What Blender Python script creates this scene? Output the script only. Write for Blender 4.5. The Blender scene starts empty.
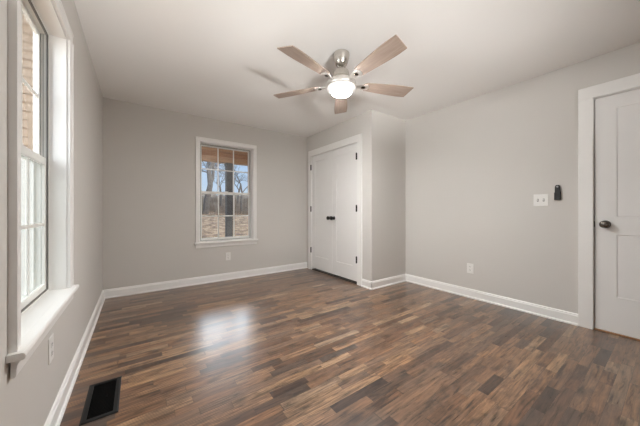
import bpy, bmesh, math, random
from mathutils import Vector, Matrix
PI = math.pi
S = bpy.context.scene
COL = S.collection

# ------------------------------------------------------------------ camera
CAM_H, YAW, FOC = 1.0615, 0.6207, 256.2
cd = bpy.data.cameras.new('camera'); cam = bpy.data.objects.new('camera', cd); COL.objects.link(cam)
cam.location = (0, 0, CAM_H); cam.rotation_euler = (PI/2, 0, -YAW)
cd.sensor_width = 36; cd.lens = FOC/640*36; cd.shift_y = -1.95/640; cd.clip_start = .02; cd.clip_end = 400
S.camera = cam

# ------------------------------------------------------------------ view, world, sun, daylight, fill lamp
S.view_settings.view_transform = 'Standard'; S.view_settings.look = 'None'
S.view_settings.gamma = 1; S.view_settings.use_curve_mapping = False
S.view_settings.exposure = 0.04
cy = S.cycles
cy.max_bounces = 12; cy.diffuse_bounces = 8; cy.glossy_bounces = 4; cy.transparent_max_bounces = 24
cy.sample_clamp_indirect = 10; cy.caustics_reflective = False; cy.caustics_refractive = False

SKY_STRENGTH = 1.0
w = bpy.data.worlds.new('sky'); S.world = w; w.use_nodes = True
nt = w.node_tree; nt.nodes.clear()
def N(nt, t, **k):
    n = nt.nodes.new(t)
    for a, b in k.items():
        if a == 'inp':
            for i, v in b.items(): n.inputs[i].default_value = v
        else: setattr(n, a, b)
    return n
def ramp(nt, stops, interp='LINEAR'):
    n = nt.nodes.new('ShaderNodeValToRGB'); cr = n.color_ramp; cr.interpolation = interp
    while len(cr.elements) < len(stops): cr.elements.new(.5)
    for e, (p, c) in zip(cr.elements, stops): e.position = p; e.color = (*c, 1) if len(c) == 3 else c
    return n
tc = N(nt, 'ShaderNodeTexCoord'); sx = N(nt, 'ShaderNodeSeparateXYZ'); L = nt.links.new
L(tc.outputs['Generated'], sx.inputs[0])
rs = ramp(nt, [(0, (.66, .74, .86)), (.10, (.52, .66, .87)), (.30, (.36, .54, .86)), (1, (.22, .38, .72))])
L(sx.outputs['Z'], rs.inputs[0])
nz = N(nt, 'ShaderNodeTexNoise', inp={'Scale': 3.2, 'Detail': 6.0, 'Roughness': .6}); mp = N(nt, 'ShaderNodeMapping')
mp.inputs['Scale'].default_value = (1, 1, 3.5); L(tc.outputs['Generated'], mp.inputs[0]); L(mp.outputs[0], nz.inputs['Vector'])
rc = ramp(nt, [(.55, (0, 0, 0)), (.75, (.5, .5, .5))]); L(nz.outputs['Fac'], rc.inputs[0])
mx = N(nt, 'ShaderNodeMixRGB'); L(rc.outputs[0], mx.inputs[0]); L(rs.outputs[0], mx.inputs[1]); mx.inputs[2].default_value = (.86, .9, .96, 1)
# bright patch added to the north sky, out of view, for the floor reflection
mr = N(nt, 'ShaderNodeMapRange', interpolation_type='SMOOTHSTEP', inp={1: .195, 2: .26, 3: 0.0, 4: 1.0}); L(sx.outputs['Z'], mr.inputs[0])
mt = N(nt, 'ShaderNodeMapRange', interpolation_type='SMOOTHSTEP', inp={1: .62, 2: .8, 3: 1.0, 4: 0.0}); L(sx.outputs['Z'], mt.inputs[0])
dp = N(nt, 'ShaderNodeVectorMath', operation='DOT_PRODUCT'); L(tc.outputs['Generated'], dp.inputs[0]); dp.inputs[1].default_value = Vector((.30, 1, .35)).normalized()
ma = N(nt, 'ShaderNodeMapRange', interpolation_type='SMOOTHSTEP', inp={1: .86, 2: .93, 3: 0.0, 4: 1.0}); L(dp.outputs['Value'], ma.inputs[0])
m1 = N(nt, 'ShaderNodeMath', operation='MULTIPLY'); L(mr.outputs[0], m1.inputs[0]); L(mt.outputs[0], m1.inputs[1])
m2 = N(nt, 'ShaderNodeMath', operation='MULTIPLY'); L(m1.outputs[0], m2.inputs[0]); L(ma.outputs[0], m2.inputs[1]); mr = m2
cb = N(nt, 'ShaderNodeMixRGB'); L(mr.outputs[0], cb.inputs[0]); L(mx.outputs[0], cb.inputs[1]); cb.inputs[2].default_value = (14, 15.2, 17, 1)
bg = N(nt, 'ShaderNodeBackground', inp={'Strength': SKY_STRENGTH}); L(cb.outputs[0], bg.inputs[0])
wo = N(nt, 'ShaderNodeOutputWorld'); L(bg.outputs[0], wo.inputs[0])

def light(name, kind, loc, direction, energy, color, **k):
    d = bpy.data.lights.new(name, kind); d.energy = energy; d.color = color
    for a, b in k.items(): setattr(d, a, b)
    o = bpy.data.objects.new(name, d); COL.objects.link(o); o.location = loc
    o.rotation_euler = Vector(direction).to_track_quat('-Z', 'Y').to_euler(); return o
light('sun', 'SUN', (10, -12, 12), (-.45, .75, -.5), 2.2, (1, .93, .82), angle=.02)
# bright hazy sky on the west side, outside the left window, and an added fill lamp behind the camera, aimed at the ceiling
light('west_daylight', 'AREA', (-3.4, 1.2, 2.4), (1, 0, -.12), 760, (.97, .985, 1), shape='RECTANGLE', size=5.5, size_y=4.2)
light('rear_fill', 'AREA', (.05, -4.6, .22), (-.10, 1, .36), 215, (1, .985, .96), shape='RECTANGLE', size=1.5, size_y=.26, spread=math.radians(92))

# ------------------------------------------------------------------ measures (metres)
XL, XR, XC, YB, YC, YR, H = -.336, 3.334, 2.592, 4.052, 2.42, -2.6, 2.44
T = .135

# ------------------------------------------------------------------ materials
def mat(name, base=None, rough=.5, metal=0, spec=.5, coat=0, bump=None, noise=None, emit=None, trans=None):
    m = bpy.data.materials.new(name); m.use_nodes = True; t = m.node_tree
    b = t.nodes['Principled BSDF']
    if base: b.inputs['Base Color'].default_value = (*base, 1)
    b.inputs['Roughness'].default_value = rough; b.inputs['Metallic'].default_value = metal
    b.inputs['Specular IOR Level'].default_value = spec; b.inputs['Coat Weight'].default_value = coat
    if emit:
        b.inputs['Emission Color'].default_value = (*emit[0], 1); b.inputs['Emission Strength'].default_value = emit[1]
    co = N(t, 'ShaderNodeTexCoord')
    if noise:      # scale, amount: gentle tone variation of the surface
        z = N(t, 'ShaderNodeTexNoise', inp={'Scale': noise[0], 'Detail': 4.0}); t.links.new(co.outputs['Object'], z.inputs['Vector'])
        a = noise[1]
        r = ramp(t, [(.3, tuple(c*(1-a) for c in base)), (.7, tuple(min(1, c*(1+a)) for c in base))])
        t.links.new(z.outputs['Fac'], r.inputs[0]); t.links.new(r.outputs[0], b.inputs['Base Color'])
    if bump:       # scale, strength
        z = N(t, 'ShaderNodeTexNoise', inp={'Scale': bump[0], 'Detail': 3.0}); t.links.new(co.outputs['Object'], z.inputs['Vector'])
        bp = N(t, 'ShaderNodeBump', inp={'Strength': bump[1], 'Distance': .002}); t.links.new(z.outputs['Fac'], bp.inputs['Height'])
        t.links.new(bp.outputs[0], b.inputs['Normal'])
    return m
M = {}
M['wall'] = mat('greige_wall_paint', (.645, .626, .598), .6, spec=.3, bump=(180, .06), noise=(.8, .012))
M['ceiling'] = mat('ceiling_paint', (.89, .88, .862), .75, spec=.2, bump=(140, .08))
M['trim'] = mat('white_trim_paint', (.87, .865, .85), .35, spec=.45, noise=(3, .012))
M['door'] = mat('white_door_paint', (.83, .825, .815), .38, spec=.4, noise=(3, .012))
M['vinyl'] = mat('white_vinyl', (.80, .80, .77), .4, noise=(5, .015))
M['plastic'] = mat('white_plastic', (.83, .82, .80), .35, noise=(20, .01))
M['gasket'] = mat('grey_gasket', (.20, .195, .185), .7, noise=(30, .1))
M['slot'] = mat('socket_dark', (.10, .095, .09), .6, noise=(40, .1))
M['black'] = mat('black_metal', (.010, .010, .010), .5, spec=.3, noise=(60, .15))
M['vent'] = mat('black_vent_enamel', (.012, .012, .012), .5, spec=.25, noise=(30, .15))
M['vent_dark'] = mat('vent_inside', (.004, .004, .004), .9, spec=.1, noise=(30, .2))
M['blackplastic'] = mat('black_plastic', (.016, .0155, .0155), .45, spec=.3, noise=(60, .15))
M['greyplastic'] = mat('grey_button', (.42, .42, .42), .5, noise=(60, .1))
M['knob'] = mat('dark_nickel', (.16, .145, .13), .22, metal=1, noise=(80, .25))
M['nickel'] = mat('brushed_nickel', (.60, .57, .53), .26, metal=1, bump=(300, .05), noise=(40, .06))
M['satin'] = mat('satin_nickel', (.78, .76, .73), .38, metal=.85, noise=(40, .05))
M['glow'] = mat('lit_glass', (.9, .88, .85), .4, emit=((1, .978, .95), 610), noise=(9, .01))
M['post'] = mat('dark_stained_post', (.075, .07, .068), .7, noise=(9, .25))
M['trunk'] = mat('grey_bark', (.19, .165, .145), .9, noise=(5, .3))
M['brush'] = mat('dry_brush', (.26, .20, .15), .95, noise=(1.2, .35))
M['concrete'] = mat('porch_concrete', (.42, .40, .37), .85, noise=(3, .1))

def glass_mat():
    m = bpy.data.materials.new('window_glass'); m.use_nodes = True; t = m.node_tree; t.nodes.clear()
    o = N(t, 'ShaderNodeOutputMaterial'); mix = N(t, 'ShaderNodeMixShader')
    tr = N(t, 'ShaderNodeBsdfTransparent'); tr.inputs[0].default_value = (.96, .975, .965, 1)
    gl = N(t, 'ShaderNodeBsdfGlossy', inp={'Roughness': .32}); fr = N(t, 'ShaderNodeFresnel', inp={'IOR': 1.45})
    z = N(t, 'ShaderNodeTexNoise', inp={'Scale': 3.0}); bp = N(t, 'ShaderNodeBump', inp={'Strength': .02, 'Distance': .002})
    t.links.new(z.outputs['Fac'], bp.inputs['Height']); t.links.new(bp.outputs[0], gl.inputs['Normal'])
    ge = N(t, 'ShaderNodeNewGeometry'); iv = N(t, 'ShaderNodeMath', operation='SUBTRACT', inp={0: 1.0}); t.links.new(ge.outputs['Backfacing'], iv.inputs[1])
    ml = N(t, 'ShaderNodeMath', operation='MULTIPLY'); t.links.new(fr.outputs[0], ml.inputs[0]); t.links.new(iv.outputs[0], ml.inputs[1])   # one reflection per pane, at the face that is met first
    t.links.new(ml.outputs[0], mix.inputs[0]); t.links.new(tr.outputs[0], mix.inputs[1]); t.links.new(gl.outputs[0], mix.inputs[2])
    t.links.new(mix.outputs[0], o.inputs[0]); return m
M['glass'] = glass_mat()
def screen_mat():   # fine insect mesh: see-through, and pale where daylight strikes it
    m = bpy.data.materials.new('insect_mesh'); m.use_nodes = True; t = m.node_tree; t.nodes.clear()
    o = N(t, 'ShaderNodeOutputMaterial'); mix = N(t, 'ShaderNodeMixShader', inp={0: .5})
    tr = N(t, 'ShaderNodeBsdfTransparent'); ad = N(t, 'ShaderNodeMixShader', inp={0: .5})
    df = N(t, 'ShaderNodeBsdfDiffuse'); tl = N(t, 'ShaderNodeBsdfTranslucent')
    for n in (df, tl): n.inputs[0].default_value = (.62, .64, .63, 1)
    t.links.new(df.outputs[0], ad.inputs[1]); t.links.new(tl.outputs[0], ad.inputs[2])
    t.links.new(tr.outputs[0], mix.inputs[1]); t.links.new(ad.outputs[0], mix.inputs[2]); t.links.new(mix.outputs[0], o.inputs[0])
    return m
M['screen'] = screen_mat()

def math_n(t, op, a, b=None, c=None):
    n = t.nodes.new('ShaderNodeMath'); n.operation = op
    for i, v in enumerate((a, b, c)):
        if v is None: continue
        if isinstance(v, (int, float)): n.inputs[i].default_value = v
        else: t.links.new(v, n.inputs[i])
    return n.outputs[0]

def floor_mat():
    m = bpy.data.materials.new('strip_plank_laminate'); m.use_nodes = True; t = m.node_tree; b = t.nodes['Principled BSDF']
    lk = t.links.new
    co = N(t, 'ShaderNodeTexCoord'); s = N(t, 'ShaderNodeSeparateXYZ'); lk(co.outputs['Object'], s.inputs[0])
    X, Y = s.outputs['X'], s.outputs['Y']
    W = .058
    yr = math_n(t, 'DIVIDE', Y, W); row = math_n(t, 'FLOOR', yr); fy = math_n(t, 'FRACT', yr)
    def wn(v, dim='1D', col=False):
        n = t.nodes.new('ShaderNodeTexWhiteNoise'); n.noise_dimensions = dim
        lk(v, n.inputs['W' if dim == '1D' else 'Vector']); return n.outputs['Color' if col else 'Value']
    r1 = wn(row); r2 = wn(math_n(t, 'ADD', row, 91.37))
    ln = math_n(t, 'MULTIPLY_ADD', r1, .34, .26)
    xr = math_n(t, 'DIVIDE', math_n(t, 'MULTIPLY_ADD', r2, 3.1, X), ln)
    # uneven joints: warp the running coordinate before cutting it into strips
    xw = math_n(t, 'ADD', xr, math_n(t, 'MULTIPLY', math_n(t, 'SINE', math_n(t, 'MULTIPLY_ADD', r1, 40, math_n(t, 'MULTIPLY', xr, 2.2))), .28))
    cell = math_n(t, 'FLOOR', xw); fx = math_n(t, 'FRACT', xw)
    cv = N(t, 'ShaderNodeCombineXYZ'); lk(row, cv.inputs[0]); lk(cell, cv.inputs[1])
    pv = wn(cv.outputs[0], '3D'); pc = wn(cv.outputs[0], '3D', True)
    sp = N(t, 'ShaderNodeSeparateColor'); lk(pc, sp.inputs[0])
    tone = ramp(t, [(0, (.050, .026, .017)), (.10, (.085, .043, .025)), (.32, (.165, .083, .043)), (.58, (.232, .122, .062)), (.8, (.295, .162, .084)), (.93, (.36, .215, .115)), (1, (.40, .27, .165))])
    lk(pv, tone.inputs[0])
    # grain: long streaks, offset per strip
    gv = N(t, 'ShaderNodeCombineXYZ'); lk(math_n(t, 'MULTIPLY_ADD', pv, 37, math_n(t, 'MULTIPLY', X, 2.6)), gv.inputs[0])
    lk(math_n(t, 'MULTIPLY', Y, 34), gv.inputs[1]); lk(math_n(t, 'MULTIPLY', sp.outputs[0], 50), gv.inputs[2])
    g1 = N(t, 'ShaderNodeTexNoise', inp={'Scale': 1.7, 'Detail': 7.0, 'Roughness': .62, 'Distortion': .6}); lk(gv.outputs[0], g1.inputs['Vector'])
    gr = ramp(t, [(.28, (.32, .29, .27)), (.5, (.95, .95, .95)), (.72, (1.5, 1.46, 1.40))]); lk(g1.outputs['Fac'], gr.inputs[0])
    mu = N(t, 'ShaderNodeMixRGB', blend_type='MULTIPLY', inp={0: 1.0}); lk(tone.outputs[0], mu.inputs[1]); lk(gr.outputs[0], mu.inputs[2])
    # greyed weathered strips and blotches
    bl = N(t, 'ShaderNodeTexNoise', inp={'Scale': 5.5, 'Detail': 5.0, 'Roughness': .65})
    bv = N(t, 'ShaderNodeCombineXYZ'); lk(math_n(t, 'MULTIPLY_ADD', sp.outputs[1], 9, X), bv.inputs[0]); lk(math_n(t, 'MULTIPLY', Y, 2.2), bv.inputs[1]); lk(math_n(t, 'MULTIPLY', pv, 13), bv.inputs[2])
    lk(bv.outputs[0], bl.inputs['Vector'])
    br = ramp(t, [(.32, (.36, .33, .31)), (.46, (.95, .95, .95)), (.68, (1.18, 1.12, 1.06))]); lk(bl.outputs['Fac'], br.inputs[0])
    mu2 = N(t, 'ShaderNodeMixRGB', blend_type='MULTIPLY', inp={0: .85}); lk(mu.outputs[0], mu2.inputs[1]); lk(br.outputs[0], mu2.inputs[2])
    gy = N(t, 'ShaderNodeMixRGB', inp={2: (.150, .112, .088, 1)}); lk(mu2.outputs[0], gy.inputs[1])
    lk(math_n(t, 'MULTIPLY', math_n(t, 'POWER', sp.outputs[2], 2.0), .45), gy.inputs[0])
    # fine dark streaks along the strip and small knots
    fv = N(t, 'ShaderNodeCombineXYZ'); lk(math_n(t, 'MULTIPLY_ADD', sp.outputs[1], 21, math_n(t, 'MULTIPLY', X, 4.0)), fv.inputs[0]); lk(math_n(t, 'MULTIPLY', Y, 46), fv.inputs[1]); lk(math_n(t, 'MULTIPLY', pv, 30), fv.inputs[2])
    fn = N(t, 'ShaderNodeTexNoise', inp={'Scale': 1.0, 'Detail': 4.0, 'Roughness': .7, 'Distortion': .9}); lk(fv.outputs[0], fn.inputs['Vector'])
    fr_ = ramp(t, [(.33, (.20, .18, .17)), (.46, (.85, .85, .85)), (.6, (1.12, 1.12, 1.12))]); lk(fn.outputs['Fac'], fr_.inputs[0])
    mf = N(t, 'ShaderNodeMixRGB', blend_type='MULTIPLY', inp={0: .9}); lk(gy.outputs[0], mf.inputs[1]); lk(fr_.outputs[0], mf.inputs[2])
    kn_ = N(t, 'ShaderNodeTexVoronoi', inp={'Scale': 1.0, 'Randomness': 1.0}); kv = N(t, 'ShaderNodeCombineXYZ')
    lk(math_n(t, 'MULTIPLY', X, 2.9), kv.inputs[0]); lk(math_n(t, 'MULTIPLY', Y, 6.5), kv.inputs[1]); lk(kv.outputs[0], kn_.inputs['Vector'])
    kr = ramp(t, [(.05, (.22, .2, .19)), (.13, (.62, .6, .58)), (.22, (1, 1, 1))]); lk(kn_.outputs['Distance'], kr.inputs[0])
    gy = N(t, 'ShaderNodeMixRGB', blend_type='MULTIPLY', inp={0: .8}); lk(mf.outputs[0], gy.inputs[1]); lk(kr.outputs[0], gy.inputs[2])
    # saw marks across some strips
    wv = N(t, 'ShaderNodeTexWave', bands_direction='X', inp={'Scale': 26.0, 'Distortion': 3.0, 'Detail': 2.0, 'Detail Scale': 1.2})
    wm = N(t, 'ShaderNodeCombineXYZ'); lk(math_n(t, 'MULTIPLY_ADD', Y, .35, X), wm.inputs[0]); lk(Y, wm.inputs[1]); lk(pv, wm.inputs[2]); lk(wm.outputs[0], wv.inputs['Vector'])
    wr = ramp(t, [(.35, (.55, .55, .55)), (.7, (1.05, 1.05, 1.05))]); lk(wv.outputs['Fac'], wr.inputs[0])
    mu3 = N(t, 'ShaderNodeMixRGB', blend_type='MULTIPLY'); lk(gy.outputs[0], mu3.inputs[1]); lk(wr.outputs[0], mu3.inputs[2])
    lk(math_n(t, 'MULTIPLY', math_n(t, 'GREATER_THAN', sp.outputs[0], .62), .38), mu3.inputs[0])
    # joints
    ey = math_n(t, 'LESS_THAN', math_n(t, 'MINIMUM', fy, math_n(t, 'SUBTRACT', 1, fy)), .016)
    ex = math_n(t, 'LESS_THAN', math_n(t, 'MULTIPLY', math_n(t, 'MINIMUM', fx, math_n(t, 'SUBTRACT', 1, fx)), ln), .0014)
    jn = math_n(t, 'MAXIMUM', ey, ex)
    mj = N(t, 'ShaderNodeMixRGB', inp={2: (.03, .02, .015, 1)}); lk(mu3.outputs[0], mj.inputs[1]); lk(math_n(t, 'MULTIPLY', jn, .6), mj.inputs[0])
    lk(mj.outputs[0], b.inputs['Base Color'])
    rr = N(t, 'ShaderNodeMapRange', inp={1: .3, 2: .7, 3: .27, 4: .42}); lk(g1.outputs['Fac'], rr.inputs[0]); lk(rr.outputs[0], b.inputs['Roughness'])
    b.inputs['Specular IOR Level'].default_value = .5
    b.inputs['Coat Weight'].default_value = .75; b.inputs['Coat Roughness'].default_value = .29; b.inputs['Coat IOR'].default_value = 1.5
    bp = N(t, 'ShaderNodeBump', inp={'Strength': .25, 'Distance': .0012}); lk(math_n(t, 'SUBTRACT', g1.outputs['Fac'], math_n(t, 'MULTIPLY', jn, .6)), bp.inputs['Height'])
    lk(bp.outputs[0], b.inputs['Normal'])
    return m
M['floor'] = floor_mat()

def wood_mat(name, dark, light_, axis=0, scale=1.0, rough=.5):
    m = bpy.data.materials.new(name); m.use_nodes = True; t = m.node_tree; b = t.nodes['Principled BSDF']; lk = t.links.new
    co = N(t, 'ShaderNodeTexCoord'); mp = N(t, 'ShaderNodeMapping'); sc = [26*scale]*3; sc[axis] = 2.2*scale
    mp.inputs['Scale'].default_value = sc; lk(co.outputs['Object'], mp.inputs[0])
    z = N(t, 'ShaderNodeTexNoise', inp={'Scale': 1.6, 'Detail': 6.0, 'Roughness': .6, 'Distortion': .5}); lk(mp.outputs[0], z.inputs['Vector'])
    r = ramp(t, [(.3, dark), (.7, light_)]); lk(z.outputs['Fac'], r.inputs[0]); lk(r.outputs[0], b.inputs['Base Color'])
    b.inputs['Roughness'].default_value = rough
    return m
M['blade'] = wood_mat('greyed_oak_blade', (.30, .225, .18), (.44, .345, .285), 0, 1.2, .45)
M['pine'] = wood_mat('pine_boards', (.24, .125, .06), (.46, .27, .15), 0, .6, .6)

M['pine_dark'] = wood_mat('reddish_pine', (.20, .09, .04), (.36, .18, .085), 0, .6, .6)
def siding_mat():
    m = bpy.data.materials.new('tan_lap_siding'); m.use_nodes = True; t = m.node_tree; b = t.nodes['Principled BSDF']; lk = t.links.new
    co = N(t, 'ShaderNodeTexCoord'); mp = N(t, 'ShaderNodeMapping'); mp.inputs['Scale'].default_value = (2, 2, 20); lk(co.outputs['Object'], mp.inputs[0])
    z = N(t, 'ShaderNodeTexNoise', inp={'Scale': 2.0, 'Detail': 5.0}); lk(mp.outputs[0], z.inputs['Vector'])
    r = ramp(t, [(.3, (.33, .235, .16)), (.7, (.43, .32, .23))]); lk(z.outputs['Fac'], r.inputs[0]); lk(r.outputs[0], b.inputs['Base Color'])
    b.inputs['Roughness'].default_value = .8; return m
M['siding'] = siding_mat()
def ground_mat(name, stops, sc, stretch=1):
    m = bpy.data.materials.new(name); m.use_nodes = True; t = m.node_tree; b = t.nodes['Principled BSDF']; lk = t.links.new
    co = N(t, 'ShaderNodeTexCoord'); mp = N(t, 'ShaderNodeMapping'); mp.inputs['Scale'].default_value = (1, stretch, 1); lk(co.outputs['Object'], mp.inputs[0])
    z = N(t, 'ShaderNodeTexNoise', inp={'Scale': sc, 'Detail': 8.0, 'Roughness': .7}); lk(mp.outputs[0], z.inputs['Vector'])
    r = ramp(t, stops); lk(z.outputs['Fac'], r.inputs[0]); lk(r.outputs[0], b.inputs['Base Color']); b.inputs['Roughness'].default_value = 1
    b.inputs['Specular IOR Level'].default_value = .1; return m
M['straw'] = ground_mat('dry_straw_ground', [(.38, (.10, .058, .032)), (.5, (.28, .17, .095)), (.62, (.50, .345, .21))], 2.6, .6)
M['hill'] = ground_mat('winter_hillside', [(.3, (.10, .085, .07)), (.5, (.22, .17, .125)), (.7, (.36, .28, .20))], .5, .4)

# ------------------------------------------------------------------ mesh helpers
def bm_new(): return bmesh.new()
def box(bm, x0, x1, y0, y1, z0, z1):
    v = [bm.verts.new(p) for p in ((x0, y0, z0), (x1, y0, z0), (x1, y1, z0), (x0, y1, z0), (x0, y0, z1), (x1, y0, z1), (x1, y1, z1), (x0, y1, z1))]
    for f in ((3, 2, 1, 0), (4, 5, 6, 7), (0, 1, 5, 4), (1, 2, 6, 5), (2, 3, 7, 6), (3, 0, 4, 7)): bm.faces.new([v[i] for i in f])
    return v
def prism(bm, pts, axis, a, b):
    """closed profile pts (2-D, counter-clockwise) swept along an axis from a to b"""
    def P(p, t):
        q = list(p); q.insert(axis, t); return q
    A = [bm.verts.new(P(p, a)) for p in pts]; B = [bm.verts.new(P(p, b)) for p in pts]; n = len(pts)
    for i in range(n): bm.faces.new((A[i], A[(i+1) % n], B[(i+1) % n], B[i]))
    bm.faces.new(A[::-1]); bm.faces.new(B)
def lathe(bm, prof, n=32, mtx=None, cap=True):
    rings = []
    for r, z in prof:
        rings.append([bm.verts.new((r*math.cos(2*PI*k/n), r*math.sin(2*PI*k/n), z)) for k in range(n)])
    for a, b in zip(rings, rings[1:]):
        for k in range(n): bm.faces.new((a[k], a[(k+1) % n], b[(k+1) % n], b[k]))
    if cap: bm.faces.new(rings[0][::-1]); bm.faces.new(rings[-1])
    if mtx: bmesh.ops.transform(bm, matrix=mtx, verts=[v for r in rings for v in r])
def link(name, bm, m, parent=None, smooth=False, bevel=0, loc=None, rot=None):
    bmesh.ops.recalc_face_normals(bm, faces=bm.faces)
    me = bpy.data.meshes.new(name); bm.to_mesh(me); bm.free()
    me.materials.append(M[m] if isinstance(m, str) else m)
    o = bpy.data.objects.new(name, me); COL.objects.link(o)
    if smooth:
        for p in me.polygons: p.use_smooth = True
        me.set_sharp_from_angle(angle=math.radians(40))
    if bevel:
        b = o.modifiers.new('bevel', 'BEVEL'); b.width = bevel; b.segments = 2; b.limit_method = 'ANGLE'; b.angle_limit = math.radians(40)
    if parent: o.parent = parent
    if loc: o.location = loc
    if rot: o.rotation_euler = rot
    return o
def part(name, m, parent, boxes, bevel=.0015, **k):
    bm = bm_new()
    for b in boxes: box(bm, *b)
    return link(name, bm, m, parent, bevel=bevel, **k)
def tag(o, label, cat, group=None, kind=None):
    o['label'] = label; o['category'] = cat
    if group: o['group'] = group
    if kind: o['kind'] = kind
    return o
def thing(name, loc, rz, label, cat, group=None, kind=None):
    o = bpy.data.objects.new(name, None); COL.objects.link(o); o.location = loc; o.rotation_euler = (0, 0, rz); o.empty_display_size = .1
    return tag(o, label, cat, group, kind)
def copy_tree(o, parent=None):
    c = o.copy(); COL.objects.link(c)
    if parent: c.parent = parent
    for ch in o.children: copy_tree(ch, c)
    return c

# ------------------------------------------------------------------ room shell
WZ0, WZ1, WW = .605, 2.075, .79          # window clear opening
LWY, BWX = 1.31, .752                    # where each window's opening starts along its wall
J = .018                                  # jamb board thickness
def st(name, boxes, m, label, cat, bevel=0):
    return tag(part(name, m, None, boxes, bevel), label, cat, kind='structure')
st('floor', [(XL-T, XR+T, YR-T, YB+T, -.12, 0)], 'floor', 'brown mixed tone wood strip floor of the empty room', 'floor')
st('ceiling', [(XL-T, XR+T, YR-T, YB+T, H, H+.14)], 'ceiling', 'plain off white ceiling above the fan', 'ceiling')
def holed_wall(name, axis, a0, a1, p0, p1, holes, label, m='wall'):
    """one watertight wall with rectangular openings: axis 0 runs along X (p = Y range), axis 1 along Y (p = X range)"""
    us = sorted({a0, a1, *[h[0] for h in holes], *[h[1] for h in holes]}); zs = sorted({0, H, *[h[2] for h in holes], *[h[3] for h in holes]})
    solid = lambda i, k: 0 <= i < len(us)-1 and 0 <= k < len(zs)-1 and not any(h[0] <= us[i] < h[1] and h[2] <= zs[k] < h[3] for h in holes)
    bm = bm_new(); V = {}
    def v(u, z, p):
        key = (u, z, p)
        if key not in V: V[key] = bm.verts.new((u, p, z) if axis == 0 else (p, u, z))
        return V[key]
    for i in range(len(us)-1):
        for k in range(len(zs)-1):
            if not solid(i, k): continue
            a, b, c, d = us[i], us[i+1], zs[k], zs[k+1]
            for p in (p0, p1): bm.faces.new((v(a, c, p), v(b, c, p), v(b, d, p), v(a, d, p)))
            for (di, dk, e) in ((-1, 0, ((a, c), (a, d))), (1, 0, ((b, c), (b, d))), (0, -1, ((a, c), (b, c))), (0, 1, ((a, d), (b, d)))):
                if not solid(i+di, k+dk):
                    (u1, z1), (u2, z2) = e
                    bm.faces.new((v(u1, z1, p0), v(u2, z2, p0), v(u2, z2, p1), v(u1, z1, p1)))
    return tag(link(name, bm, m), label, 'wall', kind='structure')
holed_wall('wall_left', 1, YR, YB, XL-T, XL, [(LWY-J, LWY+WW+J, WZ0-J, WZ1+J)], 'grey wall on the left holding the deep set sash window')
holed_wall('wall_back', 0, XL, XR, YB, YB+T, [(BWX-J, BWX+WW+J, WZ0-J, WZ1+J)], 'grey far wall with the small six over six window')
CY0, CY1, CDH = 2.694, 3.875, 2.05
holed_wall('wall_closet', 1, YC+.11, YB, XC, XC+.11, [(CY0-J, CY1+J, 0, CDH+J)], 'light wall of the closet around the pair of white doors')
holed_wall('wall_closet_side', 0, XC, XR, YC, YC+.11, [], 'narrow shaded end wall of the closet bump out')
EY0, EY1, EDH = -.385, .44, 2.07
holed_wall('wall_right', 1, YR, YB, XR, XR+T, [(EY0-J, EY1+J, 0, EDH+J)], 'long grey wall on the right with switch plate and entry door')
holed_wall('wall_rear', 0, XL, XR, YR-T, YR, [(-.25, 1.4, .78, 1.12)], 'grey wall behind the viewer with an added slot that shapes the fill light')  # unseen slot added so the rear lamp's beam lands mainly on the ceiling

# baseboards: stepped profile, swept along each wall
BBP = [(0, 0), (.026, 0), (.026, .008), (.0225, .015), (.0145, .019), (.0145, .082), (.0125, .088), (.0095, .091), (.0095, .098), (.006, .104), (0, .107)]
def baseboard(name, p0, p1, nrm, label):
    bm = bm_new(); p0 = Vector(p0); p1 = Vector(p1); n = Vector(nrm)
    A = [bm.verts.new((p0.x+n.x*o, p0.y+n.y*o, z)) for o, z in BBP]; B = [bm.verts.new((p1.x+n.x*o, p1.y+n.y*o, z)) for o, z in BBP]
    k = len(BBP)
    for i in range(k): bm.faces.new((A[i], A[(i+1) % k], B[(i+1) % k], B[i]))
    bm.faces.new(A[::-1]); bm.faces.new(B)
    return tag(link(name, bm, 'trim'), label, 'baseboard', kind='structure')
baseboard('baseboard_left', (XL, YR), (XL, YB), (1, 0), 'white stepped baseboard along the window wall beside the floor vent')
baseboard('baseboard_back', (XL, YB), (XC, YB), (0, -1), 'white stepped baseboard under the small far window')
baseboard('baseboard_closet', (XC, YC-.0145), (XC, CY0-.098), (-1, 0), 'short white baseboard between closet casing and the outside corner')
baseboard('baseboard_closet_side', (XC-.0145, YC), (XR, YC), (0, -1), 'white stepped baseboard at the foot of the closet end wall')
baseboard('baseboard_right', (XR, YC), (XR, EY1+.098), (-1, 0), 'long white stepped baseboard leading to the entry door casing')

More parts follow.
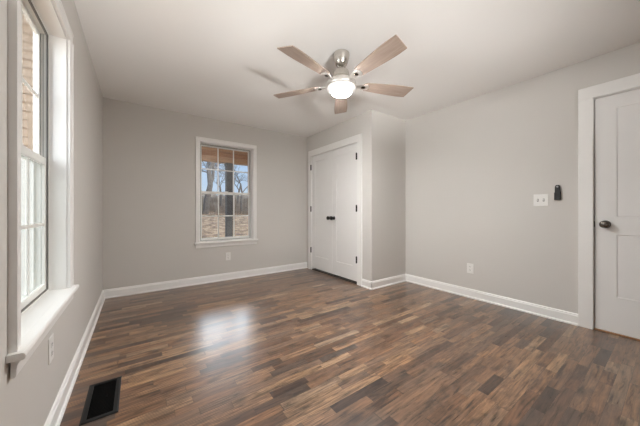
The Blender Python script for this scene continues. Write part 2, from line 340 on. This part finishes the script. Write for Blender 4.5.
# ------------------------------------------------------------------ windows (local x along the wall, local y outward, z up)
def window(name, loc, rz, label, cat_label_screen):
    root = thing(name, loc, rz, label, 'window', kind='structure')
    w_, h_ = WW, WZ1-WZ0
    D = .078; CW = .058
    # jamb boards
    part('side_jamb', 'trim', root, [(-J, 0, .001, D, 0, h_)], .0008); part('side_jamb', 'trim', root, [(w_, w_+J, .001, D, 0, h_)], .0008)
    part('head_jamb', 'trim', root, [(-J, w_+J, .001, D, h_, h_+J)], .0008)
    # casing: flat board with a raised back band
    def casing(nm, pts, axis, a, b):
        bm = bm_new(); prism(bm, pts, axis, a, b); return link(nm, bm, 'trim', root, bevel=.001)
    r = .005
    prof = lambda s, o: [(o+s*r*-1, 0), (o-s*r, -.013), (o-s*(r+.006), -.016), (o-s*(r+CW-.014), -.017), (o-s*(r+CW-.012), -.021), (o-s*(r+CW), -.021), (o-s*(r+CW), 0)]
    casing('side_casing', prof(1, 0), 2, 0, h_+r); casing('side_casing', prof(-1, w_), 2, 0, h_+r)
    hp = [(0, h_+r), (-.013, h_+r), (-.016, h_+r+.006), (-.017, h_+r+CW-.014), (-.021, h_+r+CW-.012), (-.021, h_+r+CW), (0, h_+r+CW)]
    casing('head_casing', hp, 0, -r-CW, w_+r+CW)
    # stool with rounded nose, apron hollow at the back
    hx = CW+r+.018
    bm = bm_new()
    nose = [(-.0005, -.024), (-.036, -.024), (-.041, -.021), (-.0435, -.012), (-.041, -.003), (-.036, 0), (-.0005, 0)]
    prism(bm, nose, 0, -hx, w_+hx); link('stool', bm, 'trim', root, bevel=.0015)
    part('stool_board', 'trim', root, [(-J, w_+J, -.0005, D+.004, -.018, -.0002)], .0005)
    bm = bm_new()
    cove = [(-.006, -.024), (-.030, -.024), (-.030, -.029), (-.026, -.034), (-.0215, -.043), (-.0195, -.056), (-.019, -.078), (-.015, -.083), (-.006, -.083)]
    prism(bm, cove, 0, -CW-r, w_+CW+r); link('apron', bm, 'trim', root, bevel=.0008)
    # vinyl frame: ring with a track on each side
    F = .016; O = .073
    def ring(nm, x0, x1, y0, y1, z0, z1, wd, wb, wt, m='vinyl', par=root, bev=.0015):
        bm = bm_new()
        o = [(x0, z0), (x1, z0), (x1, z1), (x0, z1)]; i = [(x0+wd, z0+wb), (x1-wd, z0+wb), (x1-wd, z1-wt), (x0+wd, z1-wt)]
        V = {}
        for k in range(4):
            for nm2, src in (('o', o), ('i', i)):
                for yy in (y0, y1): V[nm2, k, yy] = bm.verts.new((src[k][0], yy, src[k][1]))
        for k in range(4):
            q = (k+1) % 4
            for yy in (y0, y1): bm.faces.new((V['o', k, yy], V['o', q, yy], V['i', q, yy], V['i', k, yy]))
            for s in 'oi': bm.faces.new((V[s, k, y0], V[s, q, y0], V[s, q, y1], V[s, k, y1]))
        return link(nm, bm, m, par, bevel=bev)
    ring('window_frame', 0, w_, O+.006, O+.060, 0, h_, F, .014, F)
    ring('frame_stop', .004, w_-.004, O, O+.0055, .004, h_-.004, .008, .007, .008)
    zm = h_/2
    def sash(nm, y0, y1, z0, z1, wb, wt):
        fr = ring(nm, F-.004, w_-F+.004, y0, y1, z0, z1, .026, wb, wt)
        gx0, gx1, gz0, gz1 = F+.022, w_-F-.022, z0+wb, z1-wt; ym = (y0+y1)/2
        part('pane', 'glass', fr, [(gx0, gx1, ym+.0035, ym+.0065, gz0, gz1)], 0)
        for k in (1, 2):
            xx = gx0+(gx1-gx0)*k/3; part('muntin', 'vinyl', fr, [(xx-.0085, xx+.0085, ym-.004, ym+.003, gz0, gz1)], .0008)
        zz = (gz0+gz1)/2; part('muntin', 'vinyl', fr, [(gx0, gx1, ym-.0045, ym+.0025, zz-.0085, zz+.0085)], .0008)
        return fr
    lo = sash('lower_sash', O+.009, O+.029, .012, zm+.02, .036, .040)
    up = sash('upper_sash', O+.032, O+.052, zm-.020, h_-F+.006, .038, .026)
    part('sash_lock', 'vinyl', lo, [(w_/2-.03, w_/2+.03, O+.011, O+.028, zm+.02, zm+.03)], .003)
    # dark weather seals between jamb, frame and sashes
    ring('frame_seal', .0121, w_-.0121, O+.0008, O+.0058, .0112, h_-.0121, .003, .003, .003, 'gasket', bev=0)
    for a_, b_ in ((F-.0006, F+.0012), (w_-F-.0012, w_-F+.0006)):
        part('track_seal', 'gasket', root, [(a_, b_, O+.0295, O+.0318, .016, h_-F-.001)], 0)
        part('track_rib', 'vinyl', root, [(a_-.0002, b_+.0002, O+.0165, O+.0195, zm+.021, h_-F-.001)], 0)
        part('track_seal', 'gasket', root, [(a_, b_, O+.0196, O+.0216, zm+.021, h_-F-.001)], 0)
    part('sill_seal', 'gasket', root, [(F, w_-F, O+.0066, O+.0085, .0139, .0156)], 0)
    ring('weather_seal', F-.0045, w_-F+.0045, O+.0065, O+.0088, .0125, h_-F+.0045, .0085, .004, .0085, 'gasket', bev=0)
    if cat_label_screen:
        sc = ring('insect_screen', F-.004, w_-F+.004, O+.054, O+.059, .018, zm+.01, .014, .014, .014)
        part('screen_mesh', 'screen', sc, [(F+.01, w_-F-.01, O+.056, O+.057, .03, zm-.003)], 0)
    return root
window('window_1', (XL, LWY, WZ0), PI/2, 'deep set white double hung window with wide sill on the near wall', True)
window('window_2', (BWX, YB, WZ0), 0, 'white double hung window on the far wall looking onto a porch post and trees', False)

# ------------------------------------------------------------------ doors
def casing_set(name, rz, loc, w_, h_, CW, label):
    """flat boards round a door opening: local x along the wall, local -y into the room"""
    root = thing(name, loc, rz, label, 'door casing', kind='structure')
    part('side_casing', 'trim', root, [(-CW, -.004, -.018, 0, 0, h_+.004)], .002); part('side_casing', 'trim', root, [(w_+.004, w_+CW, -.018, 0, 0, h_+.004)], .002)
    part('head_casing', 'trim', root, [(-CW, w_+CW, -.0185, 0, h_+.004, h_+CW+.012)], .002)
    part('side_jamb', 'trim', root, [(-J, 0, 0, .11, 0, h_)], .001); part('side_jamb', 'trim', root, [(w_, w_+J, 0, .11, 0, h_)], .001)
    part('head_jamb', 'trim', root, [(-J, w_+J, 0, .11, h_, h_+J)], .001)
    return root
def door_leaf(bm, w_, z0, z1, y0, y1, panels, stile):
    """stile-and-rail face with flat recessed panels, one closed mesh"""
    us = sorted({0, w_, stile, w_-stile}); zs = sorted({z0, z1, *[p for q in panels for p in q]})
    rec = .006; sl = .005
    V = {}
    def v(u, z, y):
        k = (round(u, 5), round(z, 5), round(y, 5))
        if k not in V: V[k] = bm.verts.new((u, y, z))
        return V[k]
    for i in range(len(us)-1):
        for k in range(len(zs)-1):
            a, b, c, d = us[i], us[i+1], zs[k], zs[k+1]
            if i == 1 and any(abs(c-p[0]) < 1e-6 for p in panels):
                O_ = [(a, c), (b, c), (b, d), (a, d)]; I_ = [(a+sl, c+sl), (b-sl, c+sl), (b-sl, d-sl), (a+sl, d-sl)]
                for q in range(4):
                    r_ = (q+1) % 4; bm.faces.new((v(*O_[q], y0), v(*O_[r_], y0), v(*I_[r_], y0+rec), v(*I_[q], y0+rec)))
                bm.faces.new([v(*q, y0+rec) for q in I_])
            else: bm.faces.new((v(a, c, y0), v(b, c, y0), v(b, d, y0), v(a, d, y0)))
    for k in range(len(zs)-1):
        for u in (0, w_): bm.faces.new((v(u, zs[k], y0), v(u, zs[k+1], y0), v(u, zs[k+1], y1), v(u, zs[k], y1)))
    for i in range(len(us)-1):
        for z in (z0, z1): bm.faces.new((v(us[i], z, y0), v(us[i+1], z, y0), v(us[i+1], z, y1), v(us[i], z, y1)))
    loop = [(u, z0) for u in us] + [(w_, z) for z in zs[1:]] + [(u, z1) for u in us[-2::-1]] + [(0, z) for z in zs[-2:0:-1]]
    bm.faces.new([v(u, z, y1) for u, z in loop])
PAN = [(.319, .857), (1.011, 1.952)]
def round_knob(parent, x, z, y, m, s=1.0):
    bm = bm_new()
    prof = [(.0, 0), (.024, 0), (.026, .004), (.022, .008), (.010, .011), (.009, .026), (.016, .031), (.0255, .038), (.0275, .046), (.025, .054), (.016, .060), (.0, .0615)]
    prof = [(max(r, .0004)*s, zz*s) for r, zz in prof]
    lathe(bm, prof, 28); return link('knob', bm, m, parent, smooth=True, loc=(x, y, z), rot=(PI/2, 0, 0))
def hinge(parent, x, z, y):
    bm = bm_new(); lathe(bm, [(.0005, -.050), (.007, -.050), (.0105, -.046), (.0105, .046), (.007, .050), (.0005, .050)], 14)
    o = link('hinge', bm, 'black', parent, smooth=True, loc=(x, y, z))
    part('hinge_leaf', 'black', o, [(-.013, .013, .0005, .004, -.044, .044)], .0005); return o
# closet: local x runs from the far hinge side towards the viewer (world -Y); local -y is world -X
cw = CY1-CY0
casing_set('trim_1', -PI/2, (XC, CY1, 0), cw, CDH, .097, 'flat white casing around the pair of closet doors')
lw = cw/2-.004
def closet_leaf(name, u0, hinge_at, knob_at, label):
    root = thing(name, (XC, CY1-u0, 0), -PI/2, label, 'closet door', 'closet door pair', 'structure')
    bm = bm_new(); door_leaf(bm, lw, .038, CDH-.006, .002, .036, [(.255, 1.945)], .105); link('door_panel', bm, 'door', root, bevel=.0012)
    round_knob(root, knob_at, .948, .002, 'black', 1.15)
    for z in (.36, 1.10, 1.85): hinge(root, hinge_at, z, -.0235)
    return root
closet_leaf('door_1', .0025, -.003, lw-.048, 'white closet door nearer the far wall with a black knob on its near edge')
closet_leaf('door_2', .0025+lw+.003, lw+.004, .048, 'white closet door nearer the outside corner with a black knob on its far edge')
st('closet_gap_shade', [(XC+.0, XC+.105, CY0, CY1, 0, .012)], 'slot', 'dark strip painted as the shade in the gap under the closet doors', 'threshold')  # dark strip laid in to stand for the shade below the leaves
# closet back so the gap under the doors stays dark
# entry door
ew = EY1-EY0
casing_set('trim_3', -PI/2, (XR, EY1, 0), ew, EDH, .098, 'flat white casing around the entry door beside the switch')
ed = thing('door_3', (XR, EY1-.004, 0), -PI/2, 'white two panel entry door with a dark knob', 'door', kind='structure')
bm = bm_new(); door_leaf(bm, ew-.008, .012, EDH-.004, .016, .052, PAN, .128); link('door_panel', bm, 'door', ed, bevel=.0012)
kn = round_knob(ed, .064, .945, .016, 'knob', 1.2)
bm = bm_new(); lathe(bm, [(.0005, 0), (.033, 0), (.034, .003), (.030, .006), (.0005, .0062)], 30); link('knob_rose', bm, 'knob', ed, smooth=True, loc=(.064, .016, .945), rot=(PI/2, 0, 0))
part('strike_plate', 'black', ed, [(-.0036, -.0012, -.001, .014, .92, .972)], .0005)
part('threshold', 'pine', ed, [(-.003, ew-.005, .0, .12, .0005, .0115)], .001)
part('door_stop', 'trim', ed, [(-.004, .006, .053, .065, 0, EDH-.001)], .001)

# ------------------------------------------------------------------ wall plates
def outlet_proto(loc, rz, label):
    root = thing('wall_outlet', loc, rz, label, 'outlet', 'duplex outlets on the walls')
    part('cover_plate', 'plastic', root, [(-.038, .038, -.006, 0, -.06, .06)], .003)
    for z in (-.0205, .0205):
        bm = bm_new()
        pts = [(.0165*math.copysign(min(1, abs(math.cos(a))*1.12), math.cos(a)), .0145*math.sin(a)) for a in [2*PI*k/20 for k in range(20)]]
        prism(bm, [(x, zz+z) for x, zz in pts], 1, -.0078, -.004); rc_ = link('receptacle', bm, 'plastic', root)
        for x, hh in ((-.0065, .0045), (.0065, .0035)): part('slot', 'slot', rc_, [(x-.0014, x+.0014, -.0084, -.0074, z+.003-hh, z+.003+hh)], 0)
        bm = bm_new(); lathe(bm, [(.0005, 0), (.0026, 0), (.0026, .001), (.0005, .001)], 12); link('ground_hole', bm, 'slot', rc_, loc=(0, -.0074, z-.0075), rot=(PI/2, 0, 0))
    bm = bm_new(); lathe(bm, [(.0004, 0), (.003, 0), (.0022, .0012), (.0004, .0014)], 12); link('screw', bm, 'satin', root, loc=(0, -.006, 0), rot=(PI/2, 0, 0))
    return root
o1 = outlet_proto((1.147, YB, .36), 0, 'white duplex outlet on the far wall under the small window')
o2 = copy_tree(o1); o2.location = (XR, 1.487, .357); o2.rotation_euler.z = -PI/2; o2['label'] = 'white duplex outlet low on the right wall below the switch plate'
o3 = copy_tree(o1); o3.location = (XL, 1.74, .405); o3.rotation_euler.z = PI/2; o3['label'] = 'white duplex outlet under the sill of the near window'
sw = thing('light_switch', (XR, .811, 1.172), -PI/2, 'white double toggle switch plate beside the black remote on the right wall', 'light switch')
part('cover_plate', 'plastic', sw, [(-.0585, .0585, -.006, 0, -.06, .06)], .003)
for x in (-.0232, .0232):
    part('toggle_slot', 'slot', sw, [(x-.0065, x+.0065, -.0066, -.0055, -.013, .013)], 0)
    bm = bm_new(); prism(bm, [(-.006, -.007), (-.016, .004), (-.0165, .0085), (-.006, .007)], 0, x-.0042, x+.0042); link('toggle', bm, 'plastic', sw, bevel=.0008)
    for z in (-.048, .048) if False else (-.03, .03):
        bm = bm_new(); lathe(bm, [(.0004, 0), (.003, 0), (.0022, .0012), (.0004, .0014)], 12); link('screw', bm, 'satin', sw, loc=(x, -.006, z), rot=(PI/2, 0, 0))
# fan remote in its wall cradle
cr = thing('remote_cradle', (XR, .682, 1.17), -PI/2, 'black wall cradle holding the fan remote right of the switch', 'remote holder')
bm = bm_new()
box(bm, -.022, .022, -.004, 0, .0, .08)
link('back_plate', bm, 'blackplastic', cr, bevel=.002)
bm = bm_new(); prism(bm, [(-.0235, -.004), (-.0235, -.022), (-.021, -.0245), (.021, -.0245), (.0235, -.022), (.0235, -.004), (.0205, -.004), (.0205, -.0215), (-.0205, -.0215), (-.0205, -.004)], 2, .0, .072)
link('pocket', bm, 'blackplastic', cr, bevel=.001)
rm = thing('remote_control', (XR, .682, 1.17), -PI/2, 'slim black fan remote standing in the wall cradle', 'remote control')
bm = bm_new()
pts = []
for k in range(28):
    a = 2*PI*k/28; cx, cz = .0198*math.copysign(abs(math.cos(a))**.55, math.cos(a)), math.sin(a)
    pts.append((cx, .077+.068*math.copysign(abs(cz)**.42, cz)))
prism(bm, pts, 1, -.0195, -.0055); body = link('case', bm, 'blackplastic', rm, bevel=.003)
bm = bm_new(); lathe(bm, [(.0004, 0), (.0085, 0), (.0075, .0018), (.0004, .002)], 18); link('button', bm, 'greyplastic', rm, loc=(0, -.0195, .128), rot=(PI/2, 0, 0))
for z in (.106, .090): 
    bm = bm_new(); lathe(bm, [(.0004, 0), (.006, 0), (.0052, .0012), (.0004, .0014)], 16); link('button', bm, 'blackplastic', rm, loc=(0, -.0195, z), rot=(PI/2, 0, 0))

# ------------------------------------------------------------------ floor vent
vt = thing('floor_vent', (-.156, 1.898, 0), 0, 'black metal floor register beside the baseboard under the near window', 'floor vent')
hx, hy = .077, .180
bm = bm_new()
o_ = [(-hx, -hy), (hx, -hy), (hx, hy), (-hx, hy)]; m_ = [(-hx+.008, -hy+.008), (hx-.008, -hy+.008), (hx-.008, hy-.008), (-hx+.008, hy-.008)]; i_ = [(-hx+.024, -hy+.024), (hx-.024, -hy+.024), (hx-.024, hy-.024), (-hx+.024, hy-.024)]
rings = [[bm.verts.new((x, y, z)) for x, y in q] for q, z in ((o_, .0005), (o_, .003), (m_, .006), (i_, .006), (i_, .0005))]
for a, b in zip(rings, rings[1:]+rings[:1]):
    for k in range(4): bm.faces.new((a[k], a[(k+1) % 4], b[(k+1) % 4], b[k]))
link('frame', bm, 'vent', vt, bevel=.0008)
part('duct_tray', 'vent_dark', vt, [(-hx+.023, hx-.023, -hy+.023, hy-.023, .0006, .0012)], 0)
sl_ = part('louver', 'vent_dark', vt, [(-hx+.0235, hx-.0235, -.0022, .0022, .0016, .004)], 0); sl_.location = (0, -hy+.034, 0)
for k in range(1, 25):
    c = sl_.copy(); COL.objects.link(c); c.location = (0, -hy+.034+k*.0122, 0)
part('damper_lever', 'vent_dark', vt, [(.012, .02, -.012, .012, .004, .008)], .001)

# ------------------------------------------------------------------ ceiling fan
FX, FY = 1.459, 1.719
fan = thing('ceiling_fan', (FX, FY, 0), 0, 'five blade ceiling fan with greyed wood blades and a lit round lamp', 'ceiling fan')
def fl(name, prof, m, n=48, parent=None): 
    bm = bm_new(); lathe(bm, prof, n); return link(name, bm, m, parent or fan, smooth=True)
fl('canopy', [(.0005, H-.001), (.070, H-.001), (.0715, H-.006), (.071, H-.018), (.067, H-.045), (.059, H-.075), (.050, H-.096), (.041, H-.107), (.022, H-.111), (.0005, H-.112)], 'nickel')
fl('downrod', [(.0005, H-.108), (.0125, H-.108), (.0125, 2.295), (.0005, 2.295)], 'nickel', 24)
fl('downrod_collar', [(.0126, 2.318), (.022, 2.318), (.024, 2.312), (.024, 2.302), (.0126, 2.302)], 'nickel', 28)
fl('motor_cover', [(.0005, 2.303), (.040, 2.303), (.052, 2.299), (.060, 2.290), (.068, 2.268), (.072, 2.246), (.072, 2.232), (.062, 2.226), (.0005, 2.226)], 'nickel')
fl('rotor', [(.0005, 2.2265), (.060, 2.2265), (.064, 2.222), (.064, 2.206), (.110, 2.200), (.118, 2.194), (.118, 2.186), (.0005, 2.186)], 'satin')
fl('motor_housing', [(.0005, 2.1855), (.118, 2.1855), (.127, 2.180), (.130, 2.170), (.130, 2.152), (.126, 2.147), (.0005, 2.147)], 'satin')
fl('light_ring', [(.0005, 2.1465), (.115, 2.1465), (.121, 2.142), (.122, 2.128), (.117, 2.120), (.107, 2.117), (.0005, 2.117)], mat('frosted_rim', (.88, .87, .85), .4, emit=((1, .96, .91), .55), noise=(9, .01)))
fl('glass_shade', [(.0005, 2.1168), (.095, 2.1168), (.0955, 2.108), (.093, 2.103), (.083, 2.1005), (.0005, 2.1003)], mat('frosted_drum', (.9, .89, .87), .4, emit=((1, .96, .91), 1.1), noise=(9, .01)))
fl('lamp_lens', [(.0005, 2.1002), (.082, 2.1002), (.0815, 2.095), (.076, 2.088), (.062, 2.082), (.040, 2.0785), (.0005, 2.077)], 'glow')
def blade_mesh():
    bm = bm_new()
    r0, r1, th = .205, .665, .007
    n = 18; up = []; dn = []
    for k in range(n+1):
        s = k/n; r = r0+(r1-r0)*s
        hw = .048+.026*math.sin(min(1, s*1.05)*PI/2)**1.1 - .006*max(0, s-.8)/.2
        off = 0
        if k == n: off = .018
        up.append((r+off*.0, hw)); dn.append((r, -hw))
    # slightly slanted tip
    up[-1] = (r1-.012, up[-1][1]); dn[-1] = (r1+.010, dn[-1][1])
    up[0] = (r0+.012, up[0][1]-.008); dn[0] = (r0+.012, dn[0][1]+.008)
    pts = [(r0, -.030)] + dn + up[::-1] + [(r0, .030)]
    prism(bm, pts, 2, -th/2, th/2); return bm
def iron_mesh():
    bm = bm_new()
    pts = [(.105, -.022), (.15, -.016), (.19, -.030), (.236, -.036), (.252, -.022), (.258, 0), (.252, .022), (.236, .036), (.19, .030), (.15, .016), (.105, .022)]
    prism(bm, pts, 2, -.0085, -.0042); return bm
TH0 = 3.3919; PITCH = math.radians(-12); ZB = 2.176
blade0 = link('blade', blade_mesh(), 'blade', fan, bevel=.0015); iron0 = link('blade_iron', iron_mesh(), 'satin', fan, bevel=.001)
bm = bm_new(); lathe(bm, [(.0005, -.0155), (.013, -.0155), (.017, -.0125), (.0175, -.0086), (.0005, -.0086)], 20)
med0 = link('iron_cap', bm, 'knob', iron0, smooth=True, loc=(.205, 0, 0))
def place(o, th):
    o.matrix_local = Matrix.Translation((0, 0, ZB)) @ Matrix.Rotation(th, 4, 'Z') @ Matrix.Rotation(PITCH, 4, 'X')
for k in range(5):
    th = TH0+k*2*PI/5
    if k == 0: b_, i_o = blade0, iron0
    else:
        b_ = blade0.copy(); COL.objects.link(b_); i_o = iron0.copy(); COL.objects.link(i_o)
        m_o = med0.copy(); COL.objects.link(m_o); m_o.parent = i_o
    place(b_, th); place(i_o, th)

# ------------------------------------------------------------------ outdoors
GZ = -.35
def gh(x, y):
    z = GZ
    if y > 8: z += .042*(min(y, 40)-8)
    if y > 40: z += .125*(y-40)*min(1, (y-40)/12)
    return z
def terrain(name, x0, x1, y0, y1, nx, ny, m, label, amp, cat):
    rnd = random.Random(5); bm = bm_new(); V = []
    for j in range(ny+1):
        for i in range(nx+1):
            x = x0+(x1-x0)*i/nx; y = y0+(y1-y0)*j/ny
            V.append(bm.verts.new((x, y, gh(x, y)+(rnd.uniform(-amp, amp) if y > 9 else 0))))
    for j in range(ny):
        for i in range(nx):
            a = j*(nx+1)+i; bm.faces.new((V[a], V[a+1], V[a+nx+2], V[a+nx+1]))
    return tag(link(name, bm, m, smooth=True), label, cat, kind='structure')
terrain('ground', -40, 60, -14, 41, 100, 55, 'straw', 'dry straw coloured yard outside the far window', .06, 'ground')
terrain('hillside', -40, 80, 40.9, 78, 120, 40, 'hill', 'brown wooded winter hillside beyond the yard', .35, 'hill')
st('porch_slab', [(-.9, 5.6, YB+T+.002, 7.05, GZ, -.12)], 'concrete', 'concrete porch slab outside the far wall', 'porch floor')
# porch ceiling of pine boards laid along the house
bm = bm_new()
y = YB+T+.004; k = 0
box(bm, -.9, 5.6, YB+T+.004, 6.72, 2.668, 2.70)
link_boards = link('porch_ceiling', bm, 'pine'); tag(link_boards, 'pine board ceiling of the porch above the far window', 'porch ceiling', kind='structure')
for yy in [YB+T+.02+.145*i for i in range(17)]:
    o = part('ceiling_board', 'pine', link_boards, [(-.9, 5.6, yy, yy+.138, 2.65, 2.668)], .003)
bmr = thing('porch_beam', (0, 6.81, 2.30), 0, 'tan wooden beam across the top of the porch', 'beam')
part('lower_board', 'pine', bmr, [(-.9, 5.6, -.09, .09, 0, .135)], .006); part('middle_board', 'pine_dark', bmr, [(-.9, 5.6, -.075, .075, .1355, .262)], .006); part('upper_board', 'pine', bmr, [(-.9, 5.6, -.09, .09, .2625, .40)], .006)
PX, PY = 1.953, 6.81
pt = thing('porch_post', (PX, PY, 0), 0, 'dark square porch post seen through the far window', 'post')
part('shaft', 'post', pt, [(-.077, .077, -.077, .077, -.117, 2.297)], .006)
part('post_base', 'post', pt, [(-.095, .095, -.095, .095, -.118, .02)], .004); part('post_cap', 'post', pt, [(-.092, .092, -.088, .088, 2.23, 2.296)], .004)
# house wing clad in lap siding, left of the near window
hs = thing('house_wing', (-1.28, 6.6, GZ), 0, 'tan lap sided house wing seen through the near window', 'house wing')
bm = bm_new(); prof = [(.4, 0)]
for k in range(36): prof += [(-.040, k*.15), (-.004, k*.15+.147)]
prof += [(.4, 36*.15)]
prism(bm, prof, 0, -6, 0); link('siding_wall', bm, 'siding', hs)
part('corner_board', mat('grey_corner_trim', (.40, .43, .45), .6, noise=(4, .06)), hs, [(0, .14, -.03, .4, 0, 5.4)], .004)
# bare winter trees
def tree_mesh(seed, height, trunk_r, levels=5, spread=.55):
    rnd = random.Random(seed); bm = bm_new()
    def tube(p, q, r0, r1, n):
        d = (q-p).normalized(); a = d.orthogonal().normalized(); b = d.cross(a)
        A = [bm.verts.new(p+(a*math.cos(2*PI*k/n)+b*math.sin(2*PI*k/n))*r0) for k in range(n)]
        B = [bm.verts.new(q+(a*math.cos(2*PI*k/n)+b*math.sin(2*PI*k/n))*r1) for k in range(n)]
        for k in range(n): bm.faces.new((A[k], A[(k+1) % n], B[(k+1) % n], B[k]))
    def grow(p, d, ln, r, lv):
        n = 6 if lv > 3 else 4 if lv > 1 else 3
        segs = 3 if lv > 1 else 2
        for s in range(segs):
            d = (d+Vector((rnd.gauss(0, .13), rnd.gauss(0, .13), rnd.gauss(.03, .08)))).normalized()
            q = p+d*ln/segs; r2 = r*.88; tube(p, q, r, r2, n); p, r = q, r2
            if lv > 0 and s > 0 or (lv > 0 and lv < levels):
                for _ in range(2 if lv < levels-1 else 1):
                    ax = Vector((rnd.gauss(0, 1), rnd.gauss(0, 1), rnd.gauss(0, .5))).normalized()
                    e = (d+ax*rnd.uniform(spread, spread*1.7)).normalized(); grow(p, e, ln*rnd.uniform(.55, .78), r*.66, lv-1)
    grow(Vector((0, 0, -.2)), Vector((.03, 0, 1)), height*.36, trunk_r, levels)
    return bm
def tree(x, y, seed, h_, r, label, levels=4):
    return tag(link('bare_tree', tree_mesh(seed, h_, r, levels), 'trunk', loc=(x, y, gh(x, y))), label, 'tree', 'bare trees beyond the porch')
tree(6.9, 34, 31, 16, .40, 'large bare tree left of the porch post outside the far window', 5)
tree(13.4, 40, 8, 14, .17, 'thin bare tree right of the porch post outside the far window', 5)
tree(12.8, 50, 15, 11, .2, 'distant bare tree on the hillside between the large tree and the porch post')
tree(17.3, 54, 18, 12, .22, 'distant bare tree on the hillside between the porch post and the thin tree')
# scrub
rnd = random.Random(21); bm = bm_new()
for k in range(5200):
    y = rnd.uniform(30, 60); x = y*rnd.uniform(.12, .5)-1.5+rnd.uniform(-3, 3); z = gh(x, y)-.2; hh = rnd.uniform(.5, 2.0)*(.6+.4*(y > 40)); wd = rnd.uniform(.015, .035)
    if any((x-tx)**2+(y-ty)**2 < 3.5 for tx, ty in ((6.9, 34), (13.4, 40), (12.8, 50), (17.3, 54))): continue
    a = rnd.uniform(0, PI); lx, ly = rnd.gauss(0, .25)*hh, rnd.gauss(0, .25)*hh
    A = [bm.verts.new((x+wd*math.cos(a+i*2.094), y+wd*math.sin(a+i*2.094), z)) for i in range(3)]; tip = bm.verts.new((x+lx, y+ly, z+hh))
    for i in range(3): bm.faces.new((A[i], A[(i+1) % 3], tip))
tag(link('brush', bm, 'brush'), 'dry brown brush along the foot of the hillside', 'brush', kind='stuff')
